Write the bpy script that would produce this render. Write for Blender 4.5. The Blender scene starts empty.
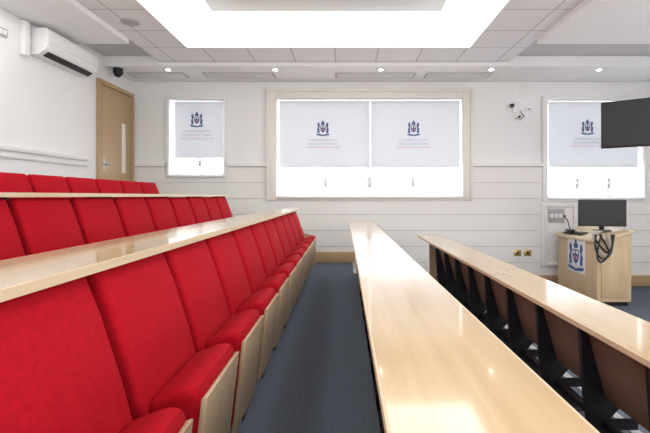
import bpy, bmesh, math
from mathutils import Vector, Matrix, Euler
S=bpy.context.scene
C=1.53; F=433.0
S.view_settings.view_transform='Standard'
S.view_settings.look='None'
# ---------------- materials
def nt(name):
    m=bpy.data.materials.new(name); m.use_nodes=True
    n=m.node_tree; b=n.nodes['Principled BSDF']; return m,n,b
def simple(name,col,rough=.6,noise=0.0,scale=30,metal=0,bump=0.0,coat=0,spec=.5,bscale=None):
    m,n,b=nt(name)
    b.inputs['Roughness'].default_value=rough
    b.inputs['Metallic'].default_value=metal
    b.inputs['Coat Weight'].default_value=coat
    b.inputs['Specular IOR Level'].default_value=spec
    tc=n.nodes.new('ShaderNodeTexCoord')
    nz=n.nodes.new('ShaderNodeTexNoise'); nz.inputs['Scale'].default_value=scale; nz.inputs['Detail'].default_value=4
    n.links.new(tc.outputs['Object'],nz.inputs['Vector'])
    r=n.nodes.new('ShaderNodeValToRGB')
    r.color_ramp.elements[0].position=.3; r.color_ramp.elements[1].position=.7
    r.color_ramp.elements[0].color=tuple(max(0,c*(1-noise)) for c in col)+(1,)
    r.color_ramp.elements[1].color=tuple(min(1,c*(1+noise)) for c in col)+(1,)
    n.links.new(nz.outputs['Fac'],r.inputs['Fac']); n.links.new(r.outputs['Color'],b.inputs['Base Color'])
    if bump>0:
        n2=n.nodes.new('ShaderNodeTexNoise'); n2.inputs['Scale'].default_value=bscale or scale*6
        n.links.new(tc.outputs['Object'],n2.inputs['Vector'])
        bp=n.nodes.new('ShaderNodeBump'); bp.inputs['Strength'].default_value=bump; bp.inputs['Distance'].default_value=.003
        n.links.new(n2.outputs['Fac'],bp.inputs['Height']); n.links.new(bp.outputs['Normal'],b.inputs['Normal'])
    return m
def wood(name,c1,c2,rough=.3,coat=.0,axis='Y',spec=.5,cr=.12):
    m,n,b=nt(name)
    tc=n.nodes.new('ShaderNodeTexCoord'); mp=n.nodes.new('ShaderNodeMapping')
    sc={'Y':(30,1.2,30),'Z':(30,30,1.2),'X':(1.2,30,30)}[axis]
    mp.inputs['Scale'].default_value=sc
    n.links.new(tc.outputs['Object'],mp.inputs['Vector'])
    nz=n.nodes.new('ShaderNodeTexNoise'); nz.inputs['Scale'].default_value=1.0; nz.inputs['Detail'].default_value=6; nz.inputs['Distortion'].default_value=.6
    n.links.new(mp.outputs['Vector'],nz.inputs['Vector'])
    r=n.nodes.new('ShaderNodeValToRGB'); r.color_ramp.elements[0].position=.3; r.color_ramp.elements[1].position=.7
    r.color_ramp.elements[0].color=c1+(1,); r.color_ramp.elements[1].color=c2+(1,)
    n.links.new(nz.outputs['Fac'],r.inputs['Fac']); n.links.new(r.outputs['Color'],b.inputs['Base Color'])
    b.inputs['Roughness'].default_value=rough; b.inputs['Coat Weight'].default_value=coat; b.inputs['Coat Roughness'].default_value=cr
    b.inputs['Specular IOR Level'].default_value=spec
    return m
def emit(name,col,st):
    m,n,b=nt(name); b.inputs['Base Color'].default_value=(.8,.8,.8,1)
    b.inputs['Emission Color'].default_value=col+(1,); b.inputs['Emission Strength'].default_value=st; return m
def tiles(name,col,line,size=.6):
    m,n,b=nt(name); b.inputs['Roughness'].default_value=.9
    tc=n.nodes.new('ShaderNodeTexCoord')
    mp=n.nodes.new('ShaderNodeMapping'); mp.inputs['Location'].default_value=(.14,.14,0)
    br=n.nodes.new('ShaderNodeTexBrick'); br.offset=0; br.squash=1
    br.inputs['Scale'].default_value=1; br.inputs['Brick Width'].default_value=size; br.inputs['Row Height'].default_value=size
    br.inputs['Mortar Size'].default_value=.009; br.inputs['Mortar Smooth'].default_value=0
    br.inputs['Color1'].default_value=col+(1,); br.inputs['Color2'].default_value=tuple(c*.96 for c in col)+(1,); br.inputs['Mortar'].default_value=line+(1,)
    n.links.new(tc.outputs['Object'],mp.inputs['Vector']); n.links.new(mp.outputs['Vector'],br.inputs['Vector']); n.links.new(br.outputs['Color'],b.inputs['Base Color'])
    return m
M={}
M['red']=simple('red_wool',(.44,.005,.015),.85,.12,60,bump=.35,spec=.12,bscale=500)
M['desk']=wood('beech_desk',(.60,.41,.205),(.68,.48,.26),.16,.7,cr=.06)
M['edge']=wood('beech_edge',(.64,.49,.31),(.72,.57,.38),.45)
M['ply']=wood('beech_ply',(.48,.36,.22),(.56,.43,.28),.4,axis='Z')
M['lect']=wood('lectern_beech',(.56,.40,.235),(.64,.48,.30),.4,axis='Z')
M['brown']=wood('brown_wood',(.20,.12,.08),(.26,.165,.11),.45,axis='Y')  # brown wood of the seat-back rear panels
M['door']=wood('oak_door',(.47,.31,.165),(.54,.37,.21),.4,axis='Z')
M['skirt']=wood('oak_skirting',(.45,.30,.155),(.52,.36,.20),.4,axis='X')
M['black']=simple('black_metal',(.010,.010,.012),.45,.05)
M['plastic']=simple('black_plastic',(.008,.008,.010),.3,.02)
M['carpet']=simple('blue_grey_carpet',(.120,.143,.176),.95,.30,90,bump=.8,spec=.1,bscale=300)
M['wall']=simple('wall_paint',(.88,.88,.875),.8,.01,2)
M['clad']=simple('cladding_paint',(.845,.83,.80),.6,.01,3)
M['groove']=simple('groove_shadow_gap',(.62,.60,.57),.8,.02,3)
M['cream']=simple('cream_gloss',(.83,.80,.73),.4,.01,3)
M['white']=simple('white_paint',(.88,.88,.88),.5,.01,3)
M['ceil']=simple('ceiling_paint',(.91,.91,.91),.9,.01,3)
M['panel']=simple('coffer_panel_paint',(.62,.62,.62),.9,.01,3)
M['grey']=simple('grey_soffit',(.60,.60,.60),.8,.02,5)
M['vent']=simple('vent_grey',(.45,.45,.46),.5,.02,5)
M['tile']=tiles('ceiling_tiles',(.85,.85,.86),(.52,.52,.52))
M['cove']=emit('luminous_cove',(1,.99,.97),3.2)
M['lamp']=emit('lamp_glow',(1,.97,.92),16)
M['navy']=simple('navy_print',(.06,.11,.28),.6,.3,80)
M['ink']=simple('grey_print',(.42,.45,.52),.6,.02)
M['inkred']=simple('red_print',(.65,.30,.30),.6,.02)
M['brass']=simple('brass',(.55,.38,.14),.3,.05,metal=.8)
M['metal']=simple('brushed_metal',(.5,.5,.5),.35,.05,metal=.6)
def blindmat():
    m,n,b=nt('blind_fabric')
    b.inputs['Base Color'].default_value=(.80,.81,.83,1); b.inputs['Roughness'].default_value=.9
    tr=n.nodes.new('ShaderNodeBsdfTranslucent'); tr.inputs['Color'].default_value=(.76,.78,.82,1)
    w=n.nodes.new('ShaderNodeTexWave'); w.inputs['Scale'].default_value=150
    tc=n.nodes.new('ShaderNodeTexCoord'); n.links.new(tc.outputs['Object'],w.inputs['Vector'])
    bp=n.nodes.new('ShaderNodeBump'); bp.inputs['Strength'].default_value=.05; n.links.new(w.outputs['Fac'],bp.inputs['Height']); n.links.new(bp.outputs['Normal'],b.inputs['Normal'])
    mx=n.nodes.new('ShaderNodeMixShader'); mx.inputs['Fac'].default_value=.24
    n.links.new(b.outputs['BSDF'],mx.inputs[1]); n.links.new(tr.outputs['BSDF'],mx.inputs[2])
    n.links.new(mx.outputs['Shader'],n.nodes['Material Output'].inputs['Surface']); return m
M['blind']=blindmat()
# ---------------- mesh builder
class MB:
    def __init__(s): s.bm=bmesh.new(); s.mats=[]
    def mi(s,k):
        if k not in s.mats: s.mats.append(k)
        return s.mats.index(k)
    def _merge(s,t,mat,M4=None):
        if M4 is not None: bmesh.ops.transform(t,matrix=M4,verts=t.verts)
        i=s.mi(mat)
        for f in t.faces: f.material_index=i; f.smooth=True
        bmesh.ops.recalc_face_normals(t,faces=t.faces)
        me=bpy.data.meshes.new('tmp'); t.to_mesh(me); t.free(); s.bm.from_mesh(me); bpy.data.meshes.remove(me)
    def box(s,a,b,mat,bev=0,seg=2,rot=None):
        t=bmesh.new(); bmesh.ops.create_cube(t,size=1)
        c=[(a[i]+b[i])/2 for i in range(3)]; d=[abs(b[i]-a[i]) for i in range(3)]
        bmesh.ops.transform(t,matrix=Matrix.Diagonal((*d,1)),verts=t.verts)
        if bev>0: bmesh.ops.bevel(t,geom=t.edges[:],offset=bev,segments=seg,affect='EDGES',profile=.5)
        m=Matrix.Translation(c)
        if rot: m=m@Euler(rot).to_matrix().to_4x4()
        s._merge(t,mat,m)
    def prism(s,prof,a,b,mat,axis='Y',bev=0,seg=2):
        t=bmesh.new()
        def P(p,q): return {'Y':(p[0],q,p[1]),'X':(q,p[0],p[1]),'Z':(p[0],p[1],q)}[axis]
        va=[t.verts.new(P(p,a)) for p in prof]; vb=[t.verts.new(P(p,b)) for p in prof]
        t.faces.new(va); t.faces.new(vb[::-1]); n=len(prof)
        for i in range(n): t.faces.new((va[i],vb[i],vb[(i+1)%n],va[(i+1)%n]))
        bmesh.ops.recalc_face_normals(t,faces=t.faces)
        if bev>0: bmesh.ops.bevel(t,geom=t.edges[:],offset=bev,segments=seg,affect='EDGES',profile=.5)
        s._merge(t,mat)
    def cyl(s,c,r,d,mat,axis='Z',r2=None,seg=24,bev=0):
        t=bmesh.new(); bmesh.ops.create_cone(t,cap_ends=True,segments=seg,radius1=r,radius2=r if r2 is None else r2,depth=d)
        m=Matrix.Translation(c)
        if axis=='Y': m=m@Matrix.Rotation(math.pi/2,4,'X')
        if axis=='X': m=m@Matrix.Rotation(math.pi/2,4,'Y')
        s._merge(t,mat,m)
    def sph(s,c,r,mat,sc=(1,1,1)):
        t=bmesh.new(); bmesh.ops.create_uvsphere(t,u_segments=20,v_segments=12,radius=r)
        s._merge(t,mat,Matrix.Translation(c)@Matrix.Diagonal((*sc,1)))
    def face(s,pts,mat):
        t=bmesh.new(); t.faces.new([t.verts.new(p) for p in pts]); i=s.mi(mat)
        for f in t.faces: f.material_index=i
        me=bpy.data.meshes.new('tmp'); t.to_mesh(me); t.free(); s.bm.from_mesh(me); bpy.data.meshes.remove(me)
    def tube(s,pts,r,mat,seg=8):
        for i in range(len(pts)-1):
            a=Vector(pts[i]); b=Vector(pts[i+1]); d=b-a
            t=bmesh.new(); bmesh.ops.create_cone(t,cap_ends=True,segments=seg,radius1=r,radius2=r,depth=d.length+r*.6)
            s._merge(t,mat,Matrix.Translation((a+b)/2)@d.to_track_quat('Z','Y').to_matrix().to_4x4())
    def frame(s,x0,x1,z0,z1,ml,mr,mb,mt,ya,yb,mat,bev=.006):
        s.box((x0-ml,ya,z0-mb),(x0,yb,z1+mt),mat,bev); s.box((x1,ya,z0-mb),(x1+mr,yb,z1+mt),mat,bev)
        if mt>0: s.box((x0,ya,z1),(x1,yb,z1+mt),mat,bev)
        if mb>0: s.box((x0,ya,z0-mb),(x1,yb,z0),mat,bev)
    def mesh(s,name):
        me=bpy.data.meshes.new(name); s.bm.to_mesh(me); s.bm.free()
        for k in s.mats: me.materials.append(M[k])
        try: me.set_sharp_from_angle(angle=math.radians(38))
        except Exception: pass
        return me
    def obj(s,name,parent=None,loc=None):
        o=bpy.data.objects.new(name,s.mesh(name)); S.collection.objects.link(o)
        if loc: o.location=loc
        if parent: o.parent=parent
        return o
def Z(h): return C-h
WY=7.4; XL=-3.62; XR=5.6; YB=-3.0
# ---------------- floor (tiers)
risers=[(-3.72,-2.83,.53),(-2.83,-1.83,.73),(-1.83,-.83,.93),(-.83,.17,1.13),(.17,1.17,1.33),(1.17,XR+.1,1.53)]
b=MB()
for x0,x1,h in risers: b.box((x0,YB-.1,-.2),(x1,WY+.1,Z(h)),'carpet')
b.box((1.17,YB,-.1),(1.66,6.30,Z(1.33)),'carpet')
b.obj('floor')
b=MB()
for x0,x1,h in risers[:-1]:
    b.box((x1-.045,6.31,Z(h)),(x1+.006,WY-.05,Z(h)+.005),'metal',.001); b.box((x1,6.31,Z(h)-.03),(x1+.006,WY-.05,Z(h)),'metal')
b.box((1.61,-.8,Z(1.33)),(1.666,6.30,Z(1.33)+.005),'metal',.001)
b.obj('trim_8')
# ---------------- walls
wins=[(-2.99,-2.07,Z(-.36),Z(-1.64)),(-1.162,2.0,Z(0),Z(-1.658)),(3.45,5.08,Z(.02),Z(-1.64))]
def cells(b,x0,x1,z0,z1,y0,y1,mat,holes):
    xs=sorted(set([x0,x1]+[v for w in holes for v in w[:2] if x0<v<x1]))
    zs=sorted(set([z0,z1]+[v for w in holes for v in w[2:] if z0<v<z1]))
    for i in range(len(xs)-1):
        for j in range(len(zs)-1):
            cx=(xs[i]+xs[i+1])/2; cz=(zs[j]+zs[j+1])/2
            if any(w[0]<cx<w[1] and w[2]<cz<w[3] for w in holes): continue
            b.box((xs[i],y0,zs[j]),(xs[i+1],y1,zs[j+1]),mat)
top=C+2.6
b=MB(); cells(b,XL-.1,XR+.1,-.1,top,WY,WY+.28,'wall',wins); b.obj('wall_front')
b=MB(); b.box((XL-.15,YB,-.1),(XL,WY,top),'wall'); b.obj('wall_left')
b=MB(); b.box((XL,YB,-.1),(XL+.05,5.98,C+1.95),'wall'); b.obj('trim_9')  # shallow projecting lining of the near left wall
b=MB(); b.box((XR,YB,-.1),(XR+.15,WY,top),'wall'); b.obj('wall_right')
b=MB(); b.box((XL,YB-.15,-.1),(XR,YB,top),'wall'); b.obj('wall_back')
b=MB(); zt=Z(-.50); ph=.272
frames=[(-3.06,-2.0,Z(-.32),9),(-1.33,2.17,Z(.07),9),(3.36,5.17,Z(.09),9)]
cells(b,XL+.001,XR-.001,.01,zt,WY-.004,WY,'groove',frames)
while zt>0.02:
    zb=max(zt-ph,0.0)
    cells(b,XL+.001,XR-.001,zb+.005,zt-.005,WY-.018,WY-.004,'clad',frames); zt=zb
b.obj('trim_1')
b=MB(); cells(b,XL,XR,Z(-.505),Z(-.55),WY-.065,WY,'clad',frames); cells(b,XL,XR,Z(-.55),Z(-.565),WY-.035,WY,'clad',frames); b.obj('trim_2')
b=MB(); b.box((XL+.05,YB,Z(-.48)),(XL+.085,5.98,Z(-.53)),'clad',.006); b.box((XL+.05,YB,Z(-.40)),(XL+.07,5.98,Z(-.42)),'groove'); b.obj('trim_3')
b=MB()
for x0,x1,h in risers:
    b.box((max(x0,XL),WY-.05,Z(h)),(min(x1,XR),WY-.018,Z(h)+.18),'skirt',.004)
b.obj('baseboard_front')
def surround(i,w,mx,mt,mb,mat):
    b=MB(); x0,x1,z0,z1=w
    b.frame(x0,x1,z0,z1,mx,mx,mb,mt,WY-.05,WY,mat)
    if mx>.1: b.frame(x0-mx+.035,x1+mx-.035,z0-mb,z1+mt-.035,.045,.045,0,.045,WY-.075,WY-.045,mat,.008)
    b.box((x0-.01,WY-.085,z0-.035),(x1+.01,WY-.045,z0-.005),mat,.008)
    return b.obj('trim_%d'%(4+i))
surround(0,wins[0],.05,.04,.04,'white'); surround(1,wins[1],.165,.15,.07,'cream'); surround(2,wins[2],.09,.06,.07,'white')
def window(i,w,mull):
    b=MB(); x0,x1,z0,z1=w; y0,y1=WY+.16,WY+.22; t=.04
    b.frame(x0+t,x1-t,z0+.04,z1-t,t,t,.04,t,y0,y1,'white',0)
    for m,tt in mull: b.box((m-tt/2,y0,z0+.04),(m+tt/2,y1,z1-t),'white')
    b.box((x0+.002,WY-.01,z0-.0),(x1-.002,WY+.16,z0+.012),'white')
    for m,tt in mull:
        b.box((m-.03,y0-.02,z0+.16),(m+.03,y0-.001,z0+.32),'metal',.006); b.tube([(m,y0-.02,z0+.26),(m-.05,y0-.05,z0+.24),(m-.055,y0-.05,z0+.10)],.014,'metal')
    b.obj('window_%d'%(i+1))
window(0,wins[0],[(-2.53,.035)])
window(1,wins[1],[(-.34,.035),(.43,.08),(1.19,.035)])
window(2,wins[2],[(4.05,.035),(4.6,.035)])
def crest(b,cx,y,cz,s,P=None):
    f=P or (lambda x,z,d:(cx+x*s,y-d,cz+z*s))
    def poly(p,d,m): b.face([f(x,z,d) for x,z in p],m)
    poly([(-.17,.16),(.17,.16),(.17,-.08),(.10,-.22),(0,-.30),(-.10,-.22),(-.17,-.08)],.0015,'navy')
    for sx in(-1,1):
        poly([(sx*x,z) for x,z in [(.20,-.30),(.34,-.34),(.36,-.05),(.30,.06),(.36,.20),(.30,.36),(.22,.30),(.20,.12),(.24,0)]],.001,'navy')
        poly([(sx*x,z) for x,z in [(.03,.12),(.13,.12),(.13,.02),(.03,.02)]],.003,'white')
        poly([(sx*x,z) for x,z in [(.03,-.04),(.12,-.04),(.08,-.14),(.03,-.17)]],.003,'inkred')
    poly([(-.10,.20),(.10,.20),(.13,.32),(.05,.36),(.06,.46),(-.06,.46),(-.05,.36),(-.13,.32)],.001,'navy')
    poly([(-.42,-.36),(-.2,-.38),(0,-.44),(.2,-.38),(.42,-.36),(.38,-.46),(0,-.52),(-.38,-.46)],.002,'navy')
def blind(cx0,cx1,zb,zt,crx,crz,cs,tx):
    root=bpy.data.objects.new('roller_blind',None); S.collection.objects.link(root)
    y=WY+.05
    b=MB(); b.box((cx0,y,zb),(cx1,y+.002,zt-.02),'blind'); b.obj('fabric',root)
    b=MB(); b.cyl(((cx0+cx1)/2,y+.03,zt-.03),.022,cx1-cx0,'white','X'); b.box((cx0,y-.006,zb-.02),(cx1,y+.008,zb+.004),'white',.003)
    b.tube([(cx1+.004,y,zt-.03),(cx1+.004,y,zb-.25)],.0025,'white'); b.obj('tube_and_bar',root)
    b=MB(); crest(b,crx,y-.002,crz,cs); b.obj('crest_print',root)
    for i,(t,mk,sz) in enumerate([("CONFERENCE SUITE",'ink',.040),("Royal Lecture Theatre",'ink',.044),("LONDON COLLEGE HALL OF ARTS",'inkred',.03)]):
        cu=bpy.data.curves.new('print_text_%d'%(i+1),'FONT'); cu.body=t; cu.size=sz*1.25; cu.align_x='CENTER'
        cu.materials.append(M[mk]); o=bpy.data.objects.new('print_text_%d'%(i+1),cu); S.collection.objects.link(o)
        o.location=(tx,y-.004,crz-cs*.5-.09-i*.06); o.rotation_euler=(math.pi/2,0,0); o.parent=root
blind(-2.93,-2.10,C+.67,C+1.64,-2.55,C+1.32,.27,-2.55)
blind(-1.13,.42,C+.51,C+1.655,-.38,C+1.17,.27,-.38)
blind(.445,1.97,C+.51,C+1.655,1.18,C+1.17,.27,1.18)
blind(3.50,5.04,C+.51,C+1.64,4.17,C+1.19,.27,4.17)
# ---------------- ceiling
b=MB(); zc=C+2.01; zl=C+1.95; rx0,rx1,ry0,ry1=-2.14,1.69,-1.0,5.84; tx0,tx1=-2.77,2.46
def slab(x0,x1,y0,y1,z,mat,th=.5): b.box((x0,y0,z),(x1,y1,C+2.6),mat)
slab(tx0,rx0,YB,6.5,zc,'tile'); slab(rx1,tx1,YB,6.5,zc,'tile'); slab(rx0,rx1,ry1,6.5,zc,'tile'); slab(rx0,rx1,YB,ry0,zc,'tile')
slab(XL-.1,tx0,YB,5.55,zl,'ceil'); slab(tx1,XR+.1,YB,5.55,zl,'ceil')
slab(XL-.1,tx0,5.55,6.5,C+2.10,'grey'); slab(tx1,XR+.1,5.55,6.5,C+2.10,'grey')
slab(XL-.1,XR+.1,6.5,WY+.05,zl,'ceil')
b.box((rx0,ry0,C+2.5),(rx1,ry1,C+2.6),'ceil')
b.obj('ceiling')
b=MB(); g=.012
ix0,ix1,iy0,iy1=rx0+.49,rx1-.5,ry0+.5,ry1-.43
n=6
def ring(t):
    a=t*math.pi/2; s=1-math.cos(a); z=zc+.06+(.26)*math.sin(a)
    return [(rx0+g+(ix0-rx0)*s,ry0+g+(iy0-ry0)*s,z),(rx1-g-(rx1-ix1)*s,ry0+g+(iy0-ry0)*s,z),(rx1-g-(rx1-ix1)*s,ry1-g-(ry1-iy1)*s,z),(rx0+g+(ix0-rx0)*s,ry1-g-(ry1-iy1)*s,z)]
R=[ring(i/n) for i in range(n+1)]
for i in range(n):
    for k in range(4):
        b.face([R[i][k],R[i][(k+1)%4],R[i+1][(k+1)%4],R[i+1][k]],'cove')
for a,c in (((rx0,ry0),(rx1,ry0+.012)),((rx0,ry1-.012),(rx1,ry1)),((rx0,ry0+.012),(rx0+.012,ry1-.012)),((rx1-.012,ry0+.012),(rx1,ry1-.012))):
    b.box((a[0],a[1],zc-.012),(c[0],c[1],zc+.07),'white')
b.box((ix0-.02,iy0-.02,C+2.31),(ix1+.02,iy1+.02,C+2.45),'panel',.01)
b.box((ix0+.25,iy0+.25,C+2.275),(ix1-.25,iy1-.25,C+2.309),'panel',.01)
b.obj('ceiling_light_cove')
for x0,x1 in ((-3.45,-2.55),(-2.26,-1.13),(-.16,1.13),(1.29,2.34)):
    b=MB(); b.box((x0,6.84,zl-.008),(x1,7.14,zl),'vent',.003)
    for q in range(5): b.box((x0+.03,6.87+q*.055,zl-.014),(x1-.03,6.885+q*.055,zl-.008),'white')
    b.obj('air_vent_grille')
def downlight(x,y,z):
    b=MB(); b.cyl((x,y,z-.004),.055,.010,'metal'); b.cyl((x,y,z-.010),.036,.006,'lamp'); b.obj('recessed_downlight')
for x in (-2.72,-1.07,.55,2.25,3.91): downlight(x,6.66,zl)
for x,y in ((-3.1,2.0),(3.4,2.0),(4.8,3.0),(2.1,1.2)): downlight(x,y,zl if abs(x)>2.6 else zc)
b=MB(); b.cyl((-2.48,5.0,zc-.006),.10,.012,'metal'); b.cyl((-2.48,5.0,zc-.012),.085,.008,'vent'); b.obj('ceiling_speaker')
# ---------------- door on left wall
b=MB(); dz=Z(.53); dt=C+1.66; y0,y1=6.36,7.28
b.box((XL,y0-.06,dz),(XL+.05,y0,dt+.06),'skirt',.004); b.box((XL,y1,dz),(XL+.05,y1+.06,dt+.06),'skirt',.004); b.box((XL,y0,dt),(XL+.05,y1,dt+.06),'skirt',.004)
b.box((XL,y0+.006,dz+.008),(XL+.03,y1-.006,dt-.006),'door',.003)
b.box((XL+.028,(y0+y1)/2+.14,dz+.9),(XL+.034,(y0+y1)/2+.26,dz+1.7),'cream',.002)
b.tube([(XL+.03,y0+.08,dz+1.0),(XL+.08,y0+.08,dz+1.0),(XL+.08,y0+.2,dz+1.0)],.011,'metal'); b.box((XL+.03,y0+.06,dz+.92),(XL+.036,y0+.10,dz+1.1),'metal')
b.obj('door_1')
# ---------------- AC
b=MB(); x=XL+.05
prof=[(x,C+1.60),(x+.12,C+1.60),(x+.20,C+1.65),(x+.235,C+1.72),(x+.235,C+1.86),(x+.21,C+1.90),(x,C+1.90)]
b.prism(prof,4.87,5.86,'white','Y',.012,2)
b.box((x+.13,4.93,C+1.612),(x+.205,5.78,C+1.622),'black',rot=(0,-math.radians(33),0))
b.box((x+.228,4.90,C+1.735),(x+.238,5.81,C+1.738),'vent')
for q in range(6): b.box((x+.03+q*.028,4.93,C+1.898),(x+.04+q*.028,5.78,C+1.903),'vent')
b.obj('air_conditioner')
b=MB(); b.box((x,4.74,C+1.55),(x+.07,4.82,C+1.93),'white',.008); b.box((x,4.82,C+1.70),(x+.05,4.865,C+1.76),'white',.004); b.obj('cable_trunking')
b=MB(); b.box((x,4.42,C+1.66),(x+.02,4.56,C+1.75),'metal',.004); b.box((x+.018,4.45,C+1.68),(x+.026,4.49,C+1.73),'white',.002); b.box((x+.018,4.50,C+1.68),(x+.026,4.54,C+1.73),'white',.002); b.obj('wall_switch')
b=MB(); b.cyl((-3.47,6.62,zl-.03),.07,.06,'black'); b.sph((-3.47,6.62,zl-.07),.065,'plastic'); b.cyl((-3.47,6.62,zl-.065),.075,.015,'black'); b.obj('dome_camera')
# ---------------- seats
def seat_mesh(short=False):
    b=MB(); w=.243
    a=math.radians(15)
    def tilt(u,t):
        return (0.0+u*math.sin(a)+t*math.cos(a), .915-u*math.cos(a)+t*math.sin(a)*.6)
    L=.36 if short else .50
    prof=[tilt(0,-.015),tilt(0.0,.045),tilt(.12,.060),tilt(L*.6,.070),tilt(L*.88,.070),tilt(L,.05),tilt(L,-.015)]
    b.prism(prof,-.227,.227,'red','Y',.022,4)
    pl=.42 if short else .34
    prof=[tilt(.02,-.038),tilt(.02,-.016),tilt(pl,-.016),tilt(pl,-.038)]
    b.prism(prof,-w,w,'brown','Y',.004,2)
    zb=.24 if short else 0
    prof=[(.175,.535),(.29,.578),(.335,.562),(.285+zb*.1,.17+zb),(.24,.15+zb),(.17,.20+zb),(.15,.46 if short else .40)]
    b.prism(prof,-.204,.204,'red','Y',.03,4)
    prof=[(.328,.535),(.348,.540),(.303+zb*.1,.16+zb),(.285+zb*.1,.155+zb)]
    b.prism(prof,-.192,.192,'ply','Y',.004,2)
    y=-.25; f=.2 if short else 0
    b.prism([(-.06,f),(.0,f),(.05,.30+f*.4),(.10,.40),(.155,.46),(.03,.87),(-.06,.87),(-.035,.5),(-.02,.40)],y-.012,y+.012,'black','Y',.003,1)
    b.box((-.03,y-.010,.34),(.24,y+.010,.39),'black')
    b.box((-.06,y-.035,f),(.24,y+.035,f+.014),'black',.003)
    b.prism([(.02,f+.012),(.22,f+.012),(.06,f+.2),(.03,f+.22)],y-.009,y+.009,'black','Y')
    b.box((.06,-.25,.345),(.10,.25,.385),'black',.004)
    return b.mesh('auditorium_seat')
sm=seat_mesh(); sm2=seat_mesh(True)
rows=[(-2.75,.73),(-1.75,.93),(-.75,1.13),(.25,1.33),(1.25,1.53)]
for X,h in rows:
    for k in range(-3,11):
        o=bpy.data.objects.new('auditorium_seat',sm2 if X>1 else sm); S.collection.objects.link(o); o.location=(X,.96+.5*k,Z(h))
for X,h in rows:
    b=MB(); z=Z(h); f=.2 if X>1 else 0
    b.prism([(X-.03,z+f),(X+.20,z+f),(X+.33,z+.16+f*.5),(X+.33,z+.55),(X+.16,z+.60),(X+.03,z+.90),(X-.04,z+.90)],6.222,6.245,'ply','Y',.004,1)
    b.obj('row_end_panel')
def desk(x0,x1,htop,yend,name='lecture_bench_desk'):
    b=MB(); z=Z(htop); ys=[-.9,1.95,4.2,yend]
    for i in range(3):
        b.box((x0+.006,ys[i]+.0002,z-.022),(x1-.006,ys[i+1]-.0002,z),'desk')
        b.box((x0,ys[i]+.0002,z-.024),(x0+.0065,ys[i+1]-.0002,z-.0005),'edge')
        b.box((x1-.0065,ys[i]+.0002,z-.024),(x1,ys[i+1]-.0002,z-.0005),'edge')
    y=-.79
    while y<yend-.05:
        b.prism([(x0+.06,z-.024),(x1-.05,z-.024),(x1-.05,z-.035),((x0+x1)/2,z-.06),(x0+.06,z-.035)],y-.008,y+.008,'black','Y'); y+=1.0
    o=b.obj(name)
    for f in o.data.polygons: f.use_smooth=False
desk(-1.97,-1.67,-.018,6.32)
desk(-.96,-.66,.180,6.32)
desk(.068,.41,.380,6.33)
desk(1.07,1.40,.580,6.43)
# ---------------- lectern
root=bpy.data.objects.new('lectern',None); S.collection.objects.link(root)
lx0,lx1,ly0,ly1=3.49,3.97,6.0,7.1
b=MB()
b.prism([(lx0,.06),(lx1,.06),(lx1,Z(.50)),(lx0,Z(.64))],ly0,ly1,'lect','Y',.004,1)
b.box((lx0+.03,ly0+.03,0),(lx1-.03,ly1-.03,.06),'black')
b.obj('body',root)
b=MB(); b.prism([(lx0-.04,Z(.655)),(lx1+.03,Z(.505)),(lx1+.03,Z(.475)),(lx0-.04,Z(.62))],ly0-.03,ly1+.03,'edge','Y',.005,1)
b.box((lx0+.06,ly0-.012,.12),(lx1-.06,ly0,Z(.72)),'lect',.004); b.obj('top',root)
b=MB()
yc,zc2=6.53,Z(.92)+.04
b.box((lx0-.008,yc-.24,zc2-.27),(lx0,yc+.24,zc2+.27),'white',.003)
crest(b,0,0,0,.54,P=lambda x,z,d:(lx0-.009-d,yc-x*.54*1.0,zc2+z*.48)); b.obj('crest_plaque',root)
b=MB()
b.box((-.32,-.015,.06),(.32,.02,.45),'plastic',.008); b.box((-.305,-.017,.075),(.305,-.014,.435),'black'); b.box((-.03,.0,.0),(.03,.05,.2),'plastic',.005); b.box((-.11,-.06,0),(.11,.09,.012),'plastic',.004)
o=b.obj('monitor'); o.parent=root; o.location=(3.77,6.35,Z(.52)+.015); o.rotation_euler=(0,0,math.radians(-12))
b=MB(); b.box((-.06,-.11,0),(.06,.11,.02),'plastic',.005,rot=None); b.box((-.03,-.09,.02),(.04,.09,.07),'plastic',.006); b.tube([(0,0,.06),(-.02,.03,.2),(-.06,.04,.26)],.008,'black'); b.sph((-.065,.042,.275),.018,'black')
b.box((-.03,-.34,-.03),(.1,-.16,.05),'plastic',.006)
o=b.obj('microphone'); o.parent=root; o.location=(3.56,6.85,Z(.605)+.01)
b=MB()
for q in range(4):
    pts=[]
    for i in range(15):
        t=i/14; pts.append((3.50+q*.02+.12*math.sin(t*4+q*.6),5.955-.012*q-.02*math.sin(t*3),Z(.53)+.05*math.sin(t*3.1)-(.30+.04*q)*max(0,math.sin(t*math.pi))))
    b.tube(pts,.013,'vent' if q==1 else 'black')
b.obj('hanging_cable',root)
# ---------------- wall fittings
b=MB()
b.box((3.34,WY-.05,Z(1.20)),(4.80,WY-.019,Z(.125)),'white',.004)
for (x0,x1,z0,z1) in ((3.37,3.92,Z(1.18),Z(.14)),(3.96,4.78,Z(1.18),Z(.14))):
    b.frame(x0+.05,x1-.05,z0+.05,z1-.05,.05,.05,.05,.05,WY-.08,WY-.05,'clad',.005)
b.obj('wall_cupboard')
b=MB(); b.box((3.45,WY-.065,Z(.45)),(3.72,WY-.05,Z(.22)),'vent',.003)
for q in range(3): b.box((3.475+q*.075,WY-.07,Z(.37)),(3.53+q*.075,WY-.064,Z(.30)),'white',.002)
b.obj('av_socket_panel')
for x in (2.94,3.11):
    b=MB(); b.box((x-.06,WY-.030,Z(1.02)),(x+.06,WY-.018,Z(.92)),'brass',.003); b.box((x-.02,WY-.034,Z(.99)),(x+.02,WY-.030,Z(.95)),'black'); b.obj('wall_socket')
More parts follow.
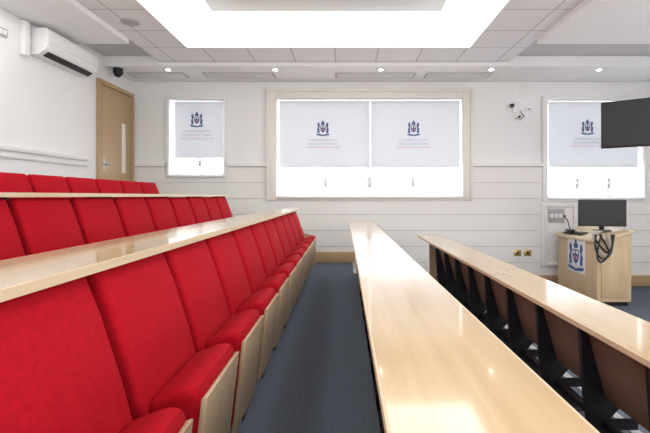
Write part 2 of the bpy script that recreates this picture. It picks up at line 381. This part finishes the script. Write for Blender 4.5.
b=MB(); b.box((2.86,WY-.03,C+1.42),(2.98,WY,C+1.60),'white',.006); b.box((2.80,WY-.10,C+1.50),(2.86,WY-.03,C+1.56),'plastic',.01)
b.tube([(2.98,WY-.02,C+1.46),(3.05,WY-.03,C+1.36),(2.98,WY-.05,C+1.30),(2.9,WY-.08,C+1.32)],.012,'vent'); b.cyl((2.93,WY-.06,C+1.33),.03,.12,'white','Y'); b.cyl((2.93,WY-.125,C+1.33),.022,.01,'black','Y'); b.obj('wall_camera')
b=MB(); b.box((3.08,WY-.02,C+1.44),(3.20,WY,C+1.52),'white',.003); b.box((3.115,WY-.024,C+1.465),(3.165,WY-.02,C+1.495),'vent'); b.obj('wall_socket')
# ---------------- TV
root=bpy.data.objects.new('television',None); S.collection.objects.link(root)
ang=math.atan2(-.27,.37)
cx,cy=(2.96+3.71)/2,(5.0+4.46)/2; czz=C+.81
def tvp(bd,name):
    o=bd.obj(name,root); o.location=(cx,cy,czz); o.rotation_euler=(0,0,ang)
b=MB(); b.box((-.465,-.02,-.265),(.465,.03,.265),'plastic',.008); b.box((-.45,-.022,-.245),(.45,-.019,.252),'black'); b.box((-.3,.03,-.18),(.3,.06,.18),'plastic',.01); tvp(b,'screen')
b=MB(); b.box((-.02,.055,-.12),(.22,.085,.12),'metal',.004); b.cyl((.12,.13,.55),.025,1.14,'white'); b.box((.08,.08,-.04),(.16,.14,.04),'metal'); b.cyl((.12,.13,1.13),.08,.012,'white'); tvp(b,'ceiling_mount')
# ---------------- world & lights
w=bpy.data.worlds.new('World'); S.world=w; w.use_nodes=True
bg=w.node_tree.nodes['Background']; bg.inputs['Color'].default_value=(.95,.975,1,1); bg.inputs['Strength'].default_value=6.2
def area(name,loc,sx,sy,p,rot=(0,0,0),col=(1,.99,.97)):
    l=bpy.data.lights.new(name,'AREA'); l.shape='RECTANGLE'; l.size=sx; l.size_y=sy; l.energy=p; l.color=col
    o=bpy.data.objects.new(name,l); S.collection.objects.link(o); o.location=loc; o.rotation_euler=rot; return o
area('ceiling_fill_right',(3.9,2.0,zl-.02),1.6,5,70)  # unseen overhead fill added to brighten the right side
area('ceiling_fill_left',(-3.1,2.0,zl-.02),.6,5,25)  # added ceiling-level fill for the left tiers, out of view
area('rear_fill_light',(.8,YB+.05,C+.6),7,1.8,260,(math.radians(105),0,0),(.98,.985,1))  # soft fill added behind the camera; back wall has no window
area('side_fill_light',(XR-.05,1.5,C+.5),1.8,5,120,(0,math.radians(105),0),(.98,.985,1))  # off-camera fill added at the right wall, which has no window
# ---------------- camera
cd=bpy.data.cameras.new('camera'); cam=bpy.data.objects.new('camera',cd); S.collection.objects.link(cam)
cam.location=(0,0,C); cam.rotation_euler=(math.pi/2,0,0)
cd.sensor_width=36; cd.lens=F/650*36; cd.shift_x=-20/650; cd.shift_y=-20.5/650; cd.clip_start=.02
S.camera=cam
